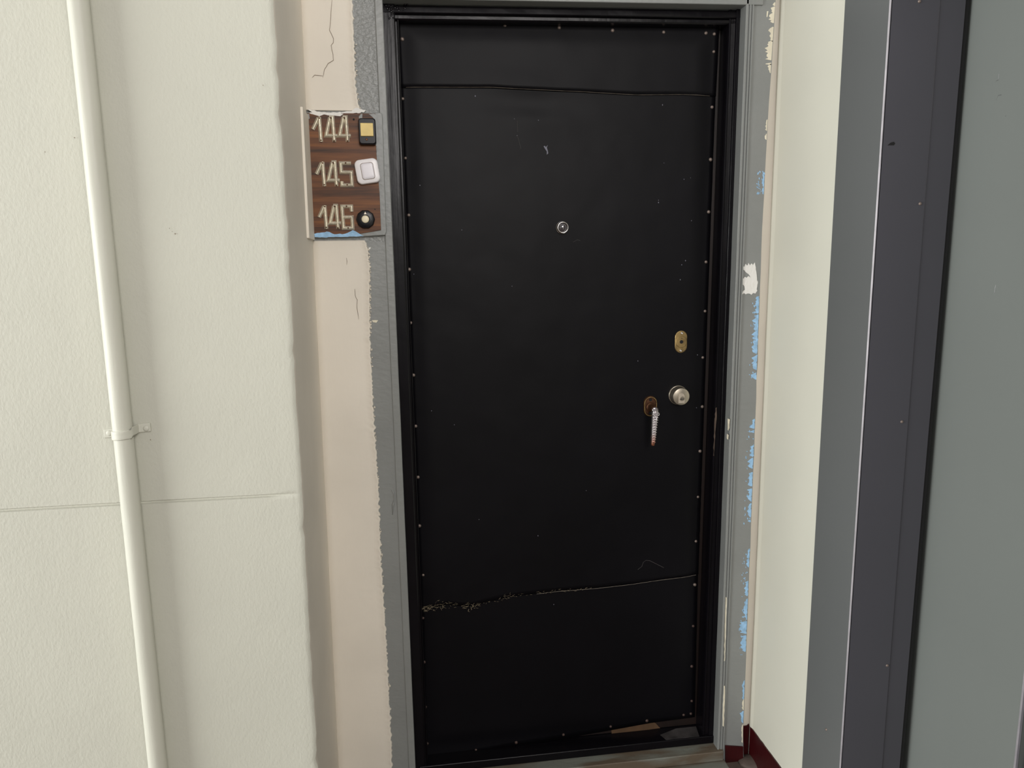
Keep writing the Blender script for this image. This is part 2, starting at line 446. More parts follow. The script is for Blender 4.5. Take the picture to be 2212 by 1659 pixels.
for i in range(150):                    # small flecks of blue around the worn edge
    y = random.choice((random.uniform(640, 820), random.uniform(905, 1135), random.uniform(1185, 1420), random.uniform(370, 420)))
    e = poly_at(BR, y)-random.uniform(1, 17); w = random.uniform(.5, 1.6); h = random.uniform(.8, 3.4)
    pxslab([(e-w, y), (e-w*.3, y-h), (e+w, y-h*.4), (e+w*.6, y+h)], Y_GREY-.0005, .001, bm)
tag(obj('blue_flecks', bm, 'blue_chip', wb), kind='stuff')
flake('paint_chip', [(1657, 24), (1660, 24), (1658, 36), (1656, 37)], 'cream_chip', Y_GREY, amp=.3)
ysl = [522+i*29 for i in range(41)]
ring = [P(poly_at(GL, y)+2.5, y, Y_GREY-.0006) for y in ysl]+[P(poly_at(E1, y)-12, y, Y_GREY-.0006) for y in ysl[::-1]]
o = obj('paint_coat', prism(ring, (0, .002, 0)), 'grey', wb); o['label'] = 'smoother grey paint below the number board'
# chips on the left grey
flake('paint_chip', [(803, 692), (817, 692), (813, 697), (806, 696)], 'cream_chip', Y_GREY-.0007, amp=.5)
flake('paint_chip', [(796, 535), (801, 534), (800, 538), (797, 538)], 'white_paint', Y_GREY-.0007, amp=.3)
# old drip on the left grey
bm = bmesh.new(); tube([P(a, b, Y_GREY-.0015) for a, b in ((846, 1058), (851, 1066), (852, 1080), (849, 1090), (848, 1112))], [.001, .0018, .002, .003, .0006], 8, bm)
obj('paint_drip', bm, 'grey', wb, smooth=True)

# ------------------------------------------------------------------ right wall
yf, yn = 1.566, 1.409                    # far and near edges of the lift casing
bm = bmesh.new()
zs = [0, .5, 1., 1.5, 2., ZT]; ys = [1.97, 1.884, 1.875, 1.86, 1.80, 1.70, 1.60, yf-.06]
rows = []
for z in [i*ZT/40 for i in range(41)]:
    row = []
    for y in ys:
        rr = .006*max(0, 1-abs(y-1.878)/.018)          # a soft, hand-trowelled inner corner
        row.append((XR-rr*.6+noise.noise((y*5, z*4, 2))*.0009, y, z))
    row += [(XR+.3, yf-.06, z), (XR+.3, 1.97, z)]
    rows.append(row)
rings(rows, bm=bm)
box(XR, XR+.3, -6, .30, 0, ZT, bm)
box(XR, XR+.3, .30, yf-.06, 2.2, ZT, bm)
wr = struct('wall_right', bm, 'smooth_plaster', 'cream smooth right wall between the door corner and the grey lift doorway', 'wall', smooth=False)

# ------------------------------------------------------------------ oxblood skirting
bm = bmesh.new()
pts = []; zt = P(1622, 1563, 1.8815).z
for i in range(24):
    y = lerp(1.884, yf-.002, i/23); pts.append((XR-.0032, y, zt*.96+random.uniform(-.0008, .0008)))
pts += [(XR-.0032, yf-.002, 0), (XR-.0032, 1.884, 0)]
prism(pts, (.008, 0, 0), bm)
struct('baseboard_right', bm, 'red', 'dark red painted skirting band along the foot of the right wall', 'baseboard')
bm = bmesh.new()
x0 = P(1600, 1600, 1.8815).x
prism([(x0, 1.8785, 0), (XR-.004, 1.8785, 0), (XR-.004, 1.8785, zt+.001), (lerp(x0, XR, .6), 1.8785, zt-.004), (x0, 1.8785, zt-.004)], (0, .006, 0), bm)
a, b, c, d = P(1567, 1611, Y_GREY-.004), P(1605.5, 1613.5, Y_GREY-.004), P(1605, 1650, Y_GREY-.004), P(1567, 1650, Y_GREY-.004)
prism([a, b, (c.x, c.y, 0), (d.x, d.y, 0)], (0, .01, 0), bm)
struct('baseboard_back', bm, 'red', 'dark red painted skirting in the corner beside the door casing', 'baseboard')
# cement fillet on the floor in the corner
bm = bmesh.new()
c = P(1622, 1636, 1.862); c.z = 0; rs = []
for k, (s, h) in enumerate(((1, 0), (.9, .005), (.6, .010), (.25, .012))):
    rs.append([(c.x+.0+.045*s*math.cos(t*PI/8)*(1+.25*noise.noise((t, k, 2))), c.y-.012+.034*s*math.sin(t*PI/8)*(1+.25*noise.noise((t, k, 7))), h+.002*noise.noise((t, k, 1))) for t in range(16)])
rings(rs, bm=bm)
o = obj('cement_fillet', bm, 'floor', None, smooth=True)
tag(o, 'rough lump of cement on the floor in the dark red skirting corner', 'cement lump')

# ------------------------------------------------------------------ grey casing around the door (trim_1)
def sweep_vertical(top, bot, profile, y_ref, sign):      # profile: (inward distance, y); the reference edge runs from photo point top to bot
    a, b = P(*top, y_ref), P(*bot, y_ref)
    sl = (b.x-a.x)/(b.z-a.z)
    rs = []
    n = 48
    for i in range(n+1):
        z = lerp(0.0, 2.16, i/n); x = a.x+(z-a.z)*sl
        rs.append([(x+sign*d+noise.noise((z*8, d*50, 2))*.0005, y, z) for d, y in profile])
    return rs
t1 = empty('trim_1', (.40, Y_CASE, 0)); tag(t1, 'grey painted wooden casing around the black door frame', 'casing', kind='structure')
# left board: between groove and frame
prof = [(0, Y_FRAME+.03), (0, Y_CASE+.0015), (.0015, Y_CASE), (.0165, Y_CASE), (.018, Y_CASE+.001), (.0195, Y_GREY+.004), (.0195, Y_FRAME+.03)]
obj('casing_board', rings(sweep_vertical((826, 0), (897.5, 1659), prof, Y_CASE, -1)), 'grey', t1)
# right moulded board
prof = [(0, Y_FRAME+.03), (0, Y_CASE+.0015), (.0012, Y_CASE), (.0055, Y_CASE), (.0070, Y_CASE+.0035), (.0085, Y_CASE+.0035), (.0098, Y_CASE-.0004), (.0128, Y_CASE-.0004), (.0142, Y_CASE+.0035), (.0158, Y_CASE+.0035), (.0170, Y_CASE+.0005), (.0200, Y_CASE+.0005), (.0215, Y_GREY+.002), (.0215, Y_FRAME+.03)]
o = obj('casing_board', rings(sweep_vertical((1612.5, 12), (1550, 1620), prof, Y_CASE, 1)), 'grey', t1)
o['label'] = 'moulded right casing board'
# head board
za, zb = P(860, -1.5, Y_CASE), P(1612, 10, Y_CASE)
bm = prism([(-.09, Y_CASE, lerp(za.z, zb.z, -.04)), (.90, Y_CASE, lerp(za.z, zb.z, 1.03)), (.90, Y_CASE, 2.165), (-.09, Y_CASE, 2.165)], (0, .06, 0))
obj('head_board', bm, 'grey', t1, bevel=.0025)
# bare cream scars on the right moulding
for pix in ([(1568, 1290), (1570, 1291), (1568.5, 1350), (1566, 1428), (1564.5, 1428), (1566.5, 1345)], [(1563.5, 1482), (1566, 1482), (1565.5, 1520), (1563.5, 1570), (1561, 1568), (1561.5, 1530)],
            [(1573.5, 905), (1576.5, 906), (1575.5, 925), (1573.5, 930)], [(1572, 938), (1574, 940), (1573, 950), (1571.5, 948)]):
    obj('paint_chip', pxslab(ragged(pix, 8, .5), Y_CASE-.001, .006), 'cream_chip', t1)

# ------------------------------------------------------------------ black door frame (trim_2)
t2 = empty('trim_2', (.40, Y_FRAME, .04)); tag(t2, 'glossy black painted door frame inside the grey casing', 'door frame', kind='structure')
prof = [(-.012, Y_FRAME+.06), (-.012, Y_FRAME), (.0225, Y_FRAME), (.0250, Y_FRAME+.002), (.0258, Y_FRAME+.016), (.0292, Y_FRAME+.016), (.0300, Y_FRAME+.010), (.0312, Y_FRAME+.0085), (.0330, Y_FRAME+.009), (.0338, Y_FRAME+.012), (.0342, Y_FRAME+.045), (.0342, Y_FRAME+.06)]
o = obj('jamb', rings(sweep_vertical((828, 0), (899, 1659), prof, Y_FRAME, 1)), 'black_paint', t2, smooth=False); o['label'] = 'hinge-side black jamb'
prof = [(-.012, Y_FRAME+.06), (-.012, Y_FRAME), (.0125, Y_FRAME), (.0135, Y_FRAME-.001), (.0148, Y_FRAME), (.0155, Y_FRAME+.006), (.0255, Y_FRAME+.007), (.0270, Y_FRAME+.0045), (.0290, Y_FRAME+.0035), (.0310, Y_FRAME+.0045), (.0325, Y_FRAME+.009), (.0325, Y_FRAME+.06)]
o = obj('jamb', rings(sweep_vertical((1604, 18), (1541, 1605), prof, Y_FRAME, -1)), 'black_paint', t2, smooth=False); o['label'] = 'lock-side black jamb'
# head of the frame
def sweep_head(prof):
    a, b = P(860, 4, Y_FRAME), P(1600, 17, Y_FRAME); rs = []
    for i in range(41):
        x = lerp(a.x-.05, b.x+.01, i/40); z = lerp(a.z, b.z, (x-a.x)/(b.x-a.x))
        rs.append([(x, y+noise.noise((x*20, d*60, 1))*.0004, z-d) for d, y in prof])
    return rs
prof = [(-.05, Y_FRAME+.06), (-.05, Y_FRAME+.012), (.008, Y_FRAME+.012), (.009, Y_FRAME+.001), (.0105, Y_FRAME), (.0225, Y_FRAME-.001), (.0245, Y_FRAME+.001), (.025, Y_FRAME+.012), (.0275, Y_FRAME+.012), (.028, Y_FRAME+.006), (.0345, Y_FRAME+.006), (.0375, Y_FRAME+.009), (.038, Y_FRAME+.045), (.038, Y_FRAME+.06)]
obj('frame_head', rings(sweep_head(prof)), 'black_paint', t2)
# sill of the frame
a0, a1 = P(960, 1657, 1.886), P(1516, 1587, 1.886)
zs0 = (a0.z+a1.z)/2
bm = box(P(905, 1650, 1.9).x, P(1542, 1600, 1.89).x, 1.886, 1.96, zs0-.0245, zs0)
obj('frame_sill', bm, 'black_paint', t2, bevel=.003)
# worn bare stretch of the sill and of the lock jamb
obj('worn_patch', prism([(P(1440, 1592, 1.886).x, 1.890, zs0), (P(1512, 1585, 1.886).x, 1.890, zs0), (P(1514, 1570, 1.9).x, 1.936, zs0), (P(1470, 1573, 1.9).x, 1.936, zs0), (P(1430, 1580, 1.9).x, 1.915, zs0)], (0, 0, .0007)), 'worn_grey', t2)
bm = bmesh.new()
for pix in ([(1546, 882), (1548, 880), (1548, 905), (1545.5, 930), (1542.5, 985), (1541.5, 985), (1543.5, 925)],):
    pxslab(ragged(pix, 6, .7), Y_FRAME+.0028, .003, bm)
o = obj('worn_patch', bm, 'rubbed_wood', t2); o['label'] = 'rubbed bare wood on the lock-side jamb'
# thick runs of gloss paint in the upper hinge corner
bm = bmesh.new()
for i in range(46):
    px = random.uniform(832, 880); py = random.uniform(9, 40)
    if px > 850 and py > 24: continue
    c = P(px, py, Y_FRAME-.0002); r = random.uniform(.0015, .0042)
    pillow(c, [(r*random.uniform(.5, 1.1)*math.cos(k*PI/4), r*random.uniform(.4, 1.5)*math.sin(k*PI/4)) for k in range(8)], ((1, -.004), (.95, .0003), (.6, .0009), (.2, .0011)), rot=random.uniform(-.9, .9), bm=bm)
tag(obj('paint_runs', bm, 'black_paint', t2, smooth=True), kind='stuff')

# ------------------------------------------------------------------ threshold boards (trim_3)
t3 = empty('trim_3', (.40, 1.85, 0)); tag(t3, 'worn grey threshold boards on the floor under the black door', 'threshold', kind='structure')
zt0 = zs0-.0245
obj('threshold_board', box(-.13, P(1560, 1610, 1.86).x, 1.847, 1.90, .016, zt0), 'threshold', t3, bevel=.003)
obj('threshold_board', box(-.13, P(1566, 1640, 1.85).x, 1.815, 1.90, 0, .0155), 'threshold', t3, bevel=.003)

# ------------------------------------------------------------------ the door (door_1)
d1 = empty('door_1', (.40, 1.95, .07)); tag(d1, 'black leatherette padded apartment door with studded edges and metal locks', 'door', kind='structure')
xl, xr = P(858, 60, 1.95).x-.02, P(1568, 60, 1.95).x+.02
obj('door_leaf', box(xl, xr, 1.946, 1.99, zs0+.002, 2.09), 'brown_wood', d1)
LXL, LXR = P(885, 800, Y_LEATHER).x, P(1525, 800, Y_LEATHER).x
LZ0, LZ1 = P(1200, 1592, Y_LEATHER).z, P(1200, 52, Y_LEATHER).z
def ly(x, z):                       # y of the padded leatherette face
    e = min(x-LXL, LXR-x, z-LZ0, LZ1-z)
    e = max(0, min(1, (e-.004)/.05)); e = e*e*(3-2*e)
    b = .0055*e + .0018*noise.noise((x*3.1, z*2.3, 5))*e + .0006*noise.noise((x*14, z*11, 8))
    d = min(x-LXL, LXR-x)
    if d < .05: b += .0011*noise.noise((x*25, z*30, 2))*(1-d/.05)
    q = (x-LXR)*.8+(z-.72)*1.0        # pulled creases by the lock
    r = math.exp(-((x-LXR+.02)/.05)**2-((z-.75)/.12)**2)
    b += .0014*r*math.sin((q)*170)
    return Y_LEATHER-b
def coons(left, right, top, bottom, nu, nv, dy=None):
    f = lambda line, t: line_pt(line, t)
    rows = []
    for j in range(nv+1):
        v = j/nv; row = []
        L, R = f(left, v), f(right, v)
        for i in range(nu+1):
            u = i/nu; T, B = f(top, u), f(bottom, u)
            px = [0, 0]
            for k in (0, 1):
                px[k] = (1-u)*L[k]+u*R[k]+(1-v)*T[k]+v*B[k]-((1-u)*(1-v)*top[0][k]+u*(1-v)*top[-1][k]+(1-u)*v*bottom[0][k]+u*v*bottom[-1][k])
            p = P(px[0], px[1], Y_LEATHER)
            row.append((p.x, ly(p.x, p.z)+(dy(u, v) if dy else 0), p.z))
        rows.append(row)
    return rows
def line_pt(line, t):
    ls = [0]
    for a, b in zip(line, line[1:]): ls.append(ls[-1]+math.hypot(b[0]-a[0], b[1]-a[1]))
    d = t*ls[-1]
    for i in range(len(line)-1):
        if d <= ls[i+1] or i == len(line)-2:
            s = (d-ls[i])/(ls[i+1]-ls[i]); return (lerp(line[i][0], line[i+1][0], s), lerp(line[i][1], line[i+1][1], s))
def sheet(rows, th=.0022):
    bm = bmesh.new(); nv, nu = len(rows)-1, len(rows[0])-1
    A = [[bm.verts.new(p) for p in r] for r in rows]
    B = [[bm.verts.new((p[0], p[1]+th, p[2])) for p in r] for r in rows]
    for j in range(nv):
        for i in range(nu):
            bm.faces.new((A[j][i], A[j][i+1], A[j+1][i+1], A[j+1][i])); bm.faces.new((B[j][i], B[j+1][i], B[j+1][i+1], B[j][i+1]))
    for j in range(nv):
        bm.faces.new((A[j][0], A[j+1][0], B[j+1][0], B[j][0])); bm.faces.new((A[j][nu], B[j][nu], B[j+1][nu], A[j+1][nu]))
    for i in range(nu):
        bm.faces.new((A[0][i], B[0][i], B[0][i+1], A[0][i+1])); bm.faces.new((A[nv][i], A[nv][i+1], B[nv][i+1], B[nv][i]))
    return bm
LEFT = [(855, 34), (864, 200), (880, 600), (896, 1000), (909, 1320), (915, 1648)]
RIGHTE = [(1553, 50), (1545, 208), (1536, 450), (1527, 700), (1518, 950), (1508, 1240), (1501, 1549)]
def sub(poly, y0, y1):
    ys = [y0]+[p[1] for p in poly if y0 < p[1] < y1]+[y1]
    return [(poly_at(poly, y), y) for y in ys]
SEAM1 = [(poly_at(LEFT, 190), 190), (1000, 191), (1060, 191), (1110, 194), (1200, 198), (1253, 200), (1375, 207), (1470, 206), (poly_at(RIGHTE, 209), 209)]
SEAM2 = [(poly_at(LEFT, 1319), 1319), (935, 1311), (965, 1303), (1000, 1307), (1022, 1306), (1060, 1296), (1100, 1287), (1150, 1281), (1200, 1275), (1290, 1268), (1360, 1260), (1420, 1251), (poly_at(RIGHTE, 1240), 1240)]
top0 = [(855, 34), (1553, 50)]
bot0 = [(915, 1648), (1115, 1612), (1217, 1596), (1319, 1578), (1405, 1562), (1501, 1549)]
up = lambda line, d: [(x, y+d) for x, y in line]
# bottom panel, tucked under the middle one
o = obj('leather_panel', sheet(coons(sub(LEFT, 1309, 1648), sub(RIGHTE, 1230, 1549), up(SEAM2, -10), bot0, 60, 30, lambda u, v: .0006)), 'leather', d1, smooth=True)
o['label'] = 'bottom leatherette panel below the frayed seam'
# middle panel
def mid_dy(u, v):
    b = -.0024
    if v < .06:                      # the sag below the upper seam
        k = math.exp(-((u-.40)/.16)**2); b += .0042*k*math.sin(min(1, v/.06)*PI)
    if v > .97: b += .0004*math.sin(u*90)+.0005*math.sin(u*37)
    return b
o = obj('leather_panel', sheet(coons(sub(LEFT, 184, 1319), sub(RIGHTE, 203, 1240), up(SEAM1, -6), SEAM2, 70, 110, mid_dy)), 'leather', d1, smooth=True)
o['label'] = 'large middle leatherette panel'
# top flap overlaps the middle one
def flap_dy(u, v):
    k = math.exp(-((u-.40)/.25)**2)
    return -.0048-(.0025*k*max(0, v-.7)/.3)
o = obj('leather_panel', sheet(coons(sub(LEFT, 34, 190), sub(RIGHTE, 50, 209), top0, SEAM1, 70, 16, flap_dy)), 'leather', d1, smooth=True)
o['label'] = 'top leatherette flap'
# the flap's pale cut edge
bm = bmesh.new()
pts = []
for i in range(60):
    q = line_pt(SEAM1, .02+.96*i/59); p = P(q[0], q[1]+.5, Y_LEATHER); pts.append((p.x, ly(p.x, p.z)+flap_dy(i/59, 1)-.0003, p.z+.0006+.0002*noise.noise((i*.5, 0, 0))))
tube(pts, .00045, 4, bm); obj('cut_edge', bm, 'leather_edge', d1)
bm = bmesh.new(); pts = []
for i in range(90):
    q = line_pt(SEAM2, .42+.57*i/89); p = P(q[0], q[1]+.5, Y_LEATHER); pts.append((p.x, ly(p.x, p.z)-.0030, p.z+.0005+.0004*noise.noise((i*.9, 0, 0))))
tube(pts, .0006, 4, bm); obj('cut_edge', bm, 'leather_edge', d1)
# frayed fibres along the torn lower seam
bm = bmesh.new()
for i in range(150):
    t = random.random()**1.7
    q = line_pt(SEAM2, .005+t*.62); sp = lerp(9, 2, t)
    px, py = q[0]+random.uniform(-4, 4), q[1]+random.gauss(-1, sp*.5)
    L = random.uniform(2.5, 8)*lerp(1.2, .7, t); ang = random.gauss(-.2, .38); pts = []
    bend = random.uniform(-.12, .12)
    for k in range(5):
        p = P(px, py, Y_LEATHER); pts.append((p.x, ly(p.x, p.z)-.003-.0006*math.sin(k), p.z))
        ang += bend; px += L/4*math.cos(ang); py += L/4*math.sin(ang)
    r = random.uniform(.00018, .00052); tube(pts, [r, r, r, r*.8, r*.3], 4, bm)
for q in ((1017, 1308), (1012, 1312), (1021, 1303)):
    pts = []
    for k in range(5):
        p = P(q[0]+k*.6*random.uniform(-1, 1), q[1]+k*1.6, Y_LEATHER); pts.append((p.x, ly(p.x, p.z)-.004, p.z))
    tube(pts, [.0006, .0009, .0009, .0006, .0003], 5, bm)
o = obj('frayed_fibres', bm, 'fibre', d1); tag(o, 'pale frayed fibres along the torn seam', kind='stuff')
# scratch at (1400,1215)
bm = bmesh.new()
for line in ([(1384, 1222), (1388, 1212), (1394, 1208), (1402, 1209), (1410, 1213), (1420, 1218), (1432, 1224)], [(1376, 1228), (1386, 1220)], [(1237, 523), (1246, 518), (1252, 520)], [(1116, 262), (1117, 286)], [(1117, 296), (1124, 322)]):
    tube([(p.x, ly(p.x, p.z)-.0022, p.z) for p in (P(a, b, Y_LEATHER) for a, b in line)], .0007, 4, bm)
tag(obj('scratches', bm, 'faint', d1), kind='stuff')
# pale scuffs and specks
bm = bmesh.new()
def scuff(pix, off=.0026):
    pts = [P(a, b, Y_LEATHER) for a, b in pix]; prism([(p.x, ly(p.x, p.z)-off, p.z) for p in pts], (0, .0006, 0), bm)
scuff([(1173, 317), (1176, 316), (1178, 319), (1182, 314), (1180, 320), (1182, 326), (1183, 332), (1180, 335), (1180, 328), (1176, 322)])
for px, py, s in ((907, 401, 2), (997, 497, 1.6), (1105, 618, 1.4), (1420, 438, 2.2), (1420, 433, 1.4), (1429, 228, 2.2), (1268, 160, 2.2), (1345, 167, 2), (1350, 166, 1.2), (1478, 563, 2), (1467, 604, 2), (1470, 572, 1.8),
                  (932, 886, 1.6), (981, 916, 1.5), (1162, 261, 1.6), (1026, 209, 2.6), (1116, 294, 1.6), (1161, 1155, 1.8), (1034, 1120, 1.2), (1265, 1058, 1.2), (1376, 779, 1.8), (1475, 388, 1.6), (1491, 477, 1.6), (1489, 385, 1.2), (1110, 258, 1.2), (1432, 353, 1.2), (894, 592, 1.6), (1195, 1303, 1.6), (1505, 766, 1.8), (1503, 880, 1.4)):
    scuff([(px-s/2, py), (px, py-s*.8), (px+s/2, py), (px, py+s*.8)])
tag(obj('pale_specks', bm, 'smear', d1), kind='stuff')
# bare wood where the door leaf's paint is gone
bm = bmesh.new()
pxslab(ragged([(1555, 214), (1560, 224), (1564, 262), (1561, 290), (1557, 278), (1553, 268)], 8, .8), 1.9445, .003, bm)
pxslab(ragged([(1320, 1572), (1405, 1558), (1416, 1562), (1426, 1573), (1322, 1590)], 10, .8), 1.9445, .003, bm)
o = obj('bare_wood', bm, 'bare_wood', d1); o['label'] = 'patches of bare tan wood on the leaf'

# stud nails
NAILS = [(886, 46), (988, 50), (1090, 56), (1207, 61), (1322, 67), (1432, 71), (1523, 73), (1541, 75)]
NAILS += [(867, 86), (868, 214), (874, 342), (881, 465), (882, 582), (885, 697), (891, 810), (896, 920), (901, 1030), (904, 1135), (912, 1241), (912, 1335), (914, 1430), (917, 1527), (921, 1606)]
NAILS += [(1540, 113), (1537, 232), (1534, 345), (1530, 458), (1524, 566), (1522, 672), (1517, 772), (1516, 878), (1511, 974), (1507, 1073), (1502, 1168), (1500, 1262), (1497, 1352), (1494, 1439), (1494, 1514), (1492, 1541)]
NAILS += [(939, 1634), (1028, 1620), (1115, 1604), (1217, 1587), (1319, 1569), (1397, 1556), (1476, 1543)]
nm = None
for px, py in NAILS:
    if px < 925 and py > 60 and py < 1620: px += 2
    p = P(px, py, Y_LEATHER); y = ly(p.x, p.z)-(.0052 if py < 195 else .0026 if py < 1290 else .0)
    if nm is None:
        o = obj('nail', lathe((0, 0, 0), ((.0043, -.004), (.0044, .0004), (.0040, .0016), (.0026, .0027), (.0010, .0031)), 12), 'nail', None, smooth=True); nm = o.data
        o.location = (p.x, y, p.z); adopt(o, d1)
    else:
        o = bpy.data.objects.new('nail', nm); C.objects.link(o); o.location = (p.x, y, p.z); adopt(o, d1)
    if py > 1300:                      # the low ones are painted over and dirty
        o.material_slots[0].link = 'OBJECT'; o.material_slots[0].material = M['nail_dirty']
    s = random.uniform(.85, 1.1); o.scale = (s, 1, s); o.rotation_euler = (0, random.uniform(0, 6), 0)

# peephole
p = P(1213, 492, Y_LEATHER); cy = ly(p.x, p.z)-.002; c = (p.x, cy, p.z)
ph = obj('peephole', lathe(c, ((.0165, -.004), (.0165, .002), (.0158, .003), (.0150, .0032), (.0150, .0115), (.0140, .0125), (.0122, .0127), (.0118, .0110), (.0117, .006)), 32), 'chrome', d1, smooth=True, )
ph['label'] = 'chrome door viewer'
lens = obj('lens', lathe((c[0], c[1], c[2]), ((.0118, .004), (.0118, .0100), (.0100, .0128), (.0070, .0146), (.0035, .0155), (.0008, .0157)), 28), 'lens', ph, smooth=True)

# brass keyhole plate
p = P(1468.5, 737.5, Y_LEATHER); cy = ly(p.x, p.z)-.0022; c = (p.x, cy, p.z)
kp = obj('keyhole_plate', pillow(c, stadium(.0345, .0605), ((1, -.004), (1, .0016), (.94, .0026))), 'brass', d1, smooth=False); kp['label'] = 'oval brass keyhole plate'
obj('boss', lathe(c, ((.0158, .001), (.0158, .0036), (.0150, .0042), (.0052, .0042)), 28), 'brass', kp)
obj('keyhole', lathe(c, ((.0048, .002), (.0048, .0048), (.0042, .0050)), 18), 'hole', kp)
obj('keyhole', lathe((c[0]+.001, c[1], c[2]+.0095), ((.0012, .002), (.0012, .0046)), 10), 'hole', kp)
for dz, dx in ((.0238, .001), (-.0238, -.0012)):
    s = obj('screw', lathe((c[0]+dx, c[1], c[2]+dz), ((.0034, .001), (.0034, .0034), (.0024, .0046), (.0014, .0046), (.0012, .0036)), 14), 'chrome', kp, smooth=True)

# cylinder lock
p = P(1462, 852, Y_LEATHER); cy = ly(p.x, p.z)-.0022; c = (p.x, cy, p.z)
cl = obj('cylinder_lock', lathe(c, ((.0272, -.004), (.0272, .0010), (.0262, .0028), (.0252, .0032), (.0248, .0050), (.0238, .0250), (.0230, .0268), (.0222, .0272)), 40), 'nickel', d1, smooth=False, bevel=.0004); cl['label'] = 'round satin lock cylinder'
for f in cl.data.polygons: f.use_smooth = True
arch = [(-.0088, -.017), (.0088, -.017), (.0088, .002)]+[(.0088*math.cos(a*PI/8), .002+.0088*math.sin(a*PI/8)) for a in range(1, 8)]+[(-.0088, .002)]
obj('cylinder_body', pillow((c[0], c[1], c[2]-.001), arch, ((1, .0275), (1, .0294), (.95, .0300))), 'silver', cl)
obj('plug', lathe((c[0]+.001, c[1], c[2]-.005), ((.0064, .029), (.0064, .0306), (.0060, .0310)), 24), 'nickel', cl)
obj('keyway', pillow((c[0]+.001, c[1], c[2]-.0058), [(-.0054, -.0013), (.0054, -.0008), (.0054, .0012), (.001, .0006), (-.0054, .0012)], ((1, .030), (1, .0313))), 'hole', cl)

# lever handle with rosette
p = P(1402, 876, Y_LEATHER); cy = ly(p.x, p.z)-.002; c = (p.x, cy, p.z)
hd = obj('door_handle', pillow(c, stadium(.0375, .0585), ((1, -.004), (1, .0030), (.93, .0058), (.80, .0064), (.78, .0046))), 'rust', d1, smooth=False, bevel=.0006); hd['label'] = 'ornate lever handle on an oval rosette'
obj('rosette_rim', tube([(c[0]+x*.90, c[1]-.0064, c[2]+z*.90) for x, z in stadium(.0375, .0585)+[stadium(.0375, .0585)[0]]], .0011, 6), 'brass', hd, smooth=True)
for dz in (.0185, -.0185):
    obj('screw', lathe((c[0], c[1], c[2]+dz), ((.0042, .003), (.0042, .0058), (.0030, .0050)), 14), 'hole', hd)
obj('spindle_collar', lathe((c[0], c[1], c[2]-.002), ((.0130, .004), (.0128, .0080), (.0112, .0095), (.0098, .0100), (.0090, .030), (.0086, .046)), 24), 'rust', hd, smooth=True)
YL = c[1]-.052
ta, tb = P(1415.5, 884, YL), P(1410, 962, YL)
lever_mat(tb.z-.002, tb.z+.036)
def lever():
    bm = bmesh.new()
    A = Vector((ta.x, YL, ta.z)); B = Vector((tb.x, YL, tb.z)); n = 40; rs = []
    for i in range(n+1):
        t = i/n; q = A.lerp(B, t); w = lerp(.0094, .0056, t); d = lerp(.0085, .0058, t)
        if t < .06: s = math.sqrt(max(.05, t/.06)); w *= s; d *= s
        if t > .97: w *= .9; d *= .9
        rs.append([(q.x+w*math.cos(a*PI/6), q.y+d*math.sin(a*PI/6), q.z) for a in range(12)])
    rings(rs, bm=bm)
    # ribs: a row of leaflets either side of a centre vein
    for i in range(11):
        t = .22+.75*i/11; q = A.lerp(B, t); w = lerp(.0094, .0056, t)
        r0 = lerp(.0031, .0022, t); vx = q.x+w*.30; yf_ = YL-lerp(.0078, .0052, t)
        a = Vector((vx, yf_-.0012, q.z+.0030)); b = Vector((q.x-w*.30, yf_-.0002, q.z+.0012)); e = Vector((q.x-w*.98, yf_+.0042, q.z-.0002))
        tube([a, a.lerp(b, .4), b, b.lerp(e, .6), e], [r0*.45, r0*.9, r0*1.05, r0, r0*.6], 8, bm)
        a = Vector((vx, yf_, q.z+.0016)); e = Vector((q.x+w*1.02, yf_+.0030, q.z-.0014))
        tube([a, a.lerp(e, .5), e], [r0*.5, r0*.85, r0*.55], 8, bm)
    tube([A.lerp(B, t)+Vector((.30*lerp(.0094, .0056, t), -lerp(.0100, .0070, t), 0)) for t in (.10, .3, .5, .7, .9, .99)], [.0013, .0014, .0013, .0012, .0011, .0009], 8, bm)
    # the two scrolls at the top
    for sgn in (-1, 1):
        c0 = A.lerp(B, .13)+Vector((sgn*.0050, -.0086, 0)); pts = []
        for k in range(16):
            a = PI/2+sgn*k*PI/6.5; r = lerp(.0046, .0012, k/15); pts.append(c0+Vector((-sgn*r*math.cos(a)*sgn, .0003*k*0, r*math.sin(a))))
        tube(pts, [.0012]*14+[.0011, .0009], 7, bm)
    # cap bands
    for k, (t, w) in enumerate(((.0, .0062), (.04, .0084), (.07, .0092))):
        q = A.lerp(B, t); tube([(q.x+w*math.cos(a*PI/8), q.y-.9*w*math.sin(a*PI/8), q.z+.0015*math.sin(a*PI/8)) for a in range(9)], .0011, 6, bm)
    # neck back to the spindle
    tube([(c[0], c[1]-.040, c[2]-.002), (lerp(c[0], A.x, .4), c[1]-.047, c[2]-.002), (A.x, YL+.002, A.z-.004)], [.0085, .0085, .0075], 14, bm)
    return bm
gr = obj('lever', lever(), 'copper', hd, smooth=True); gr['label'] = 'silvery leaf-pattern lever rubbed to copper at the tip'

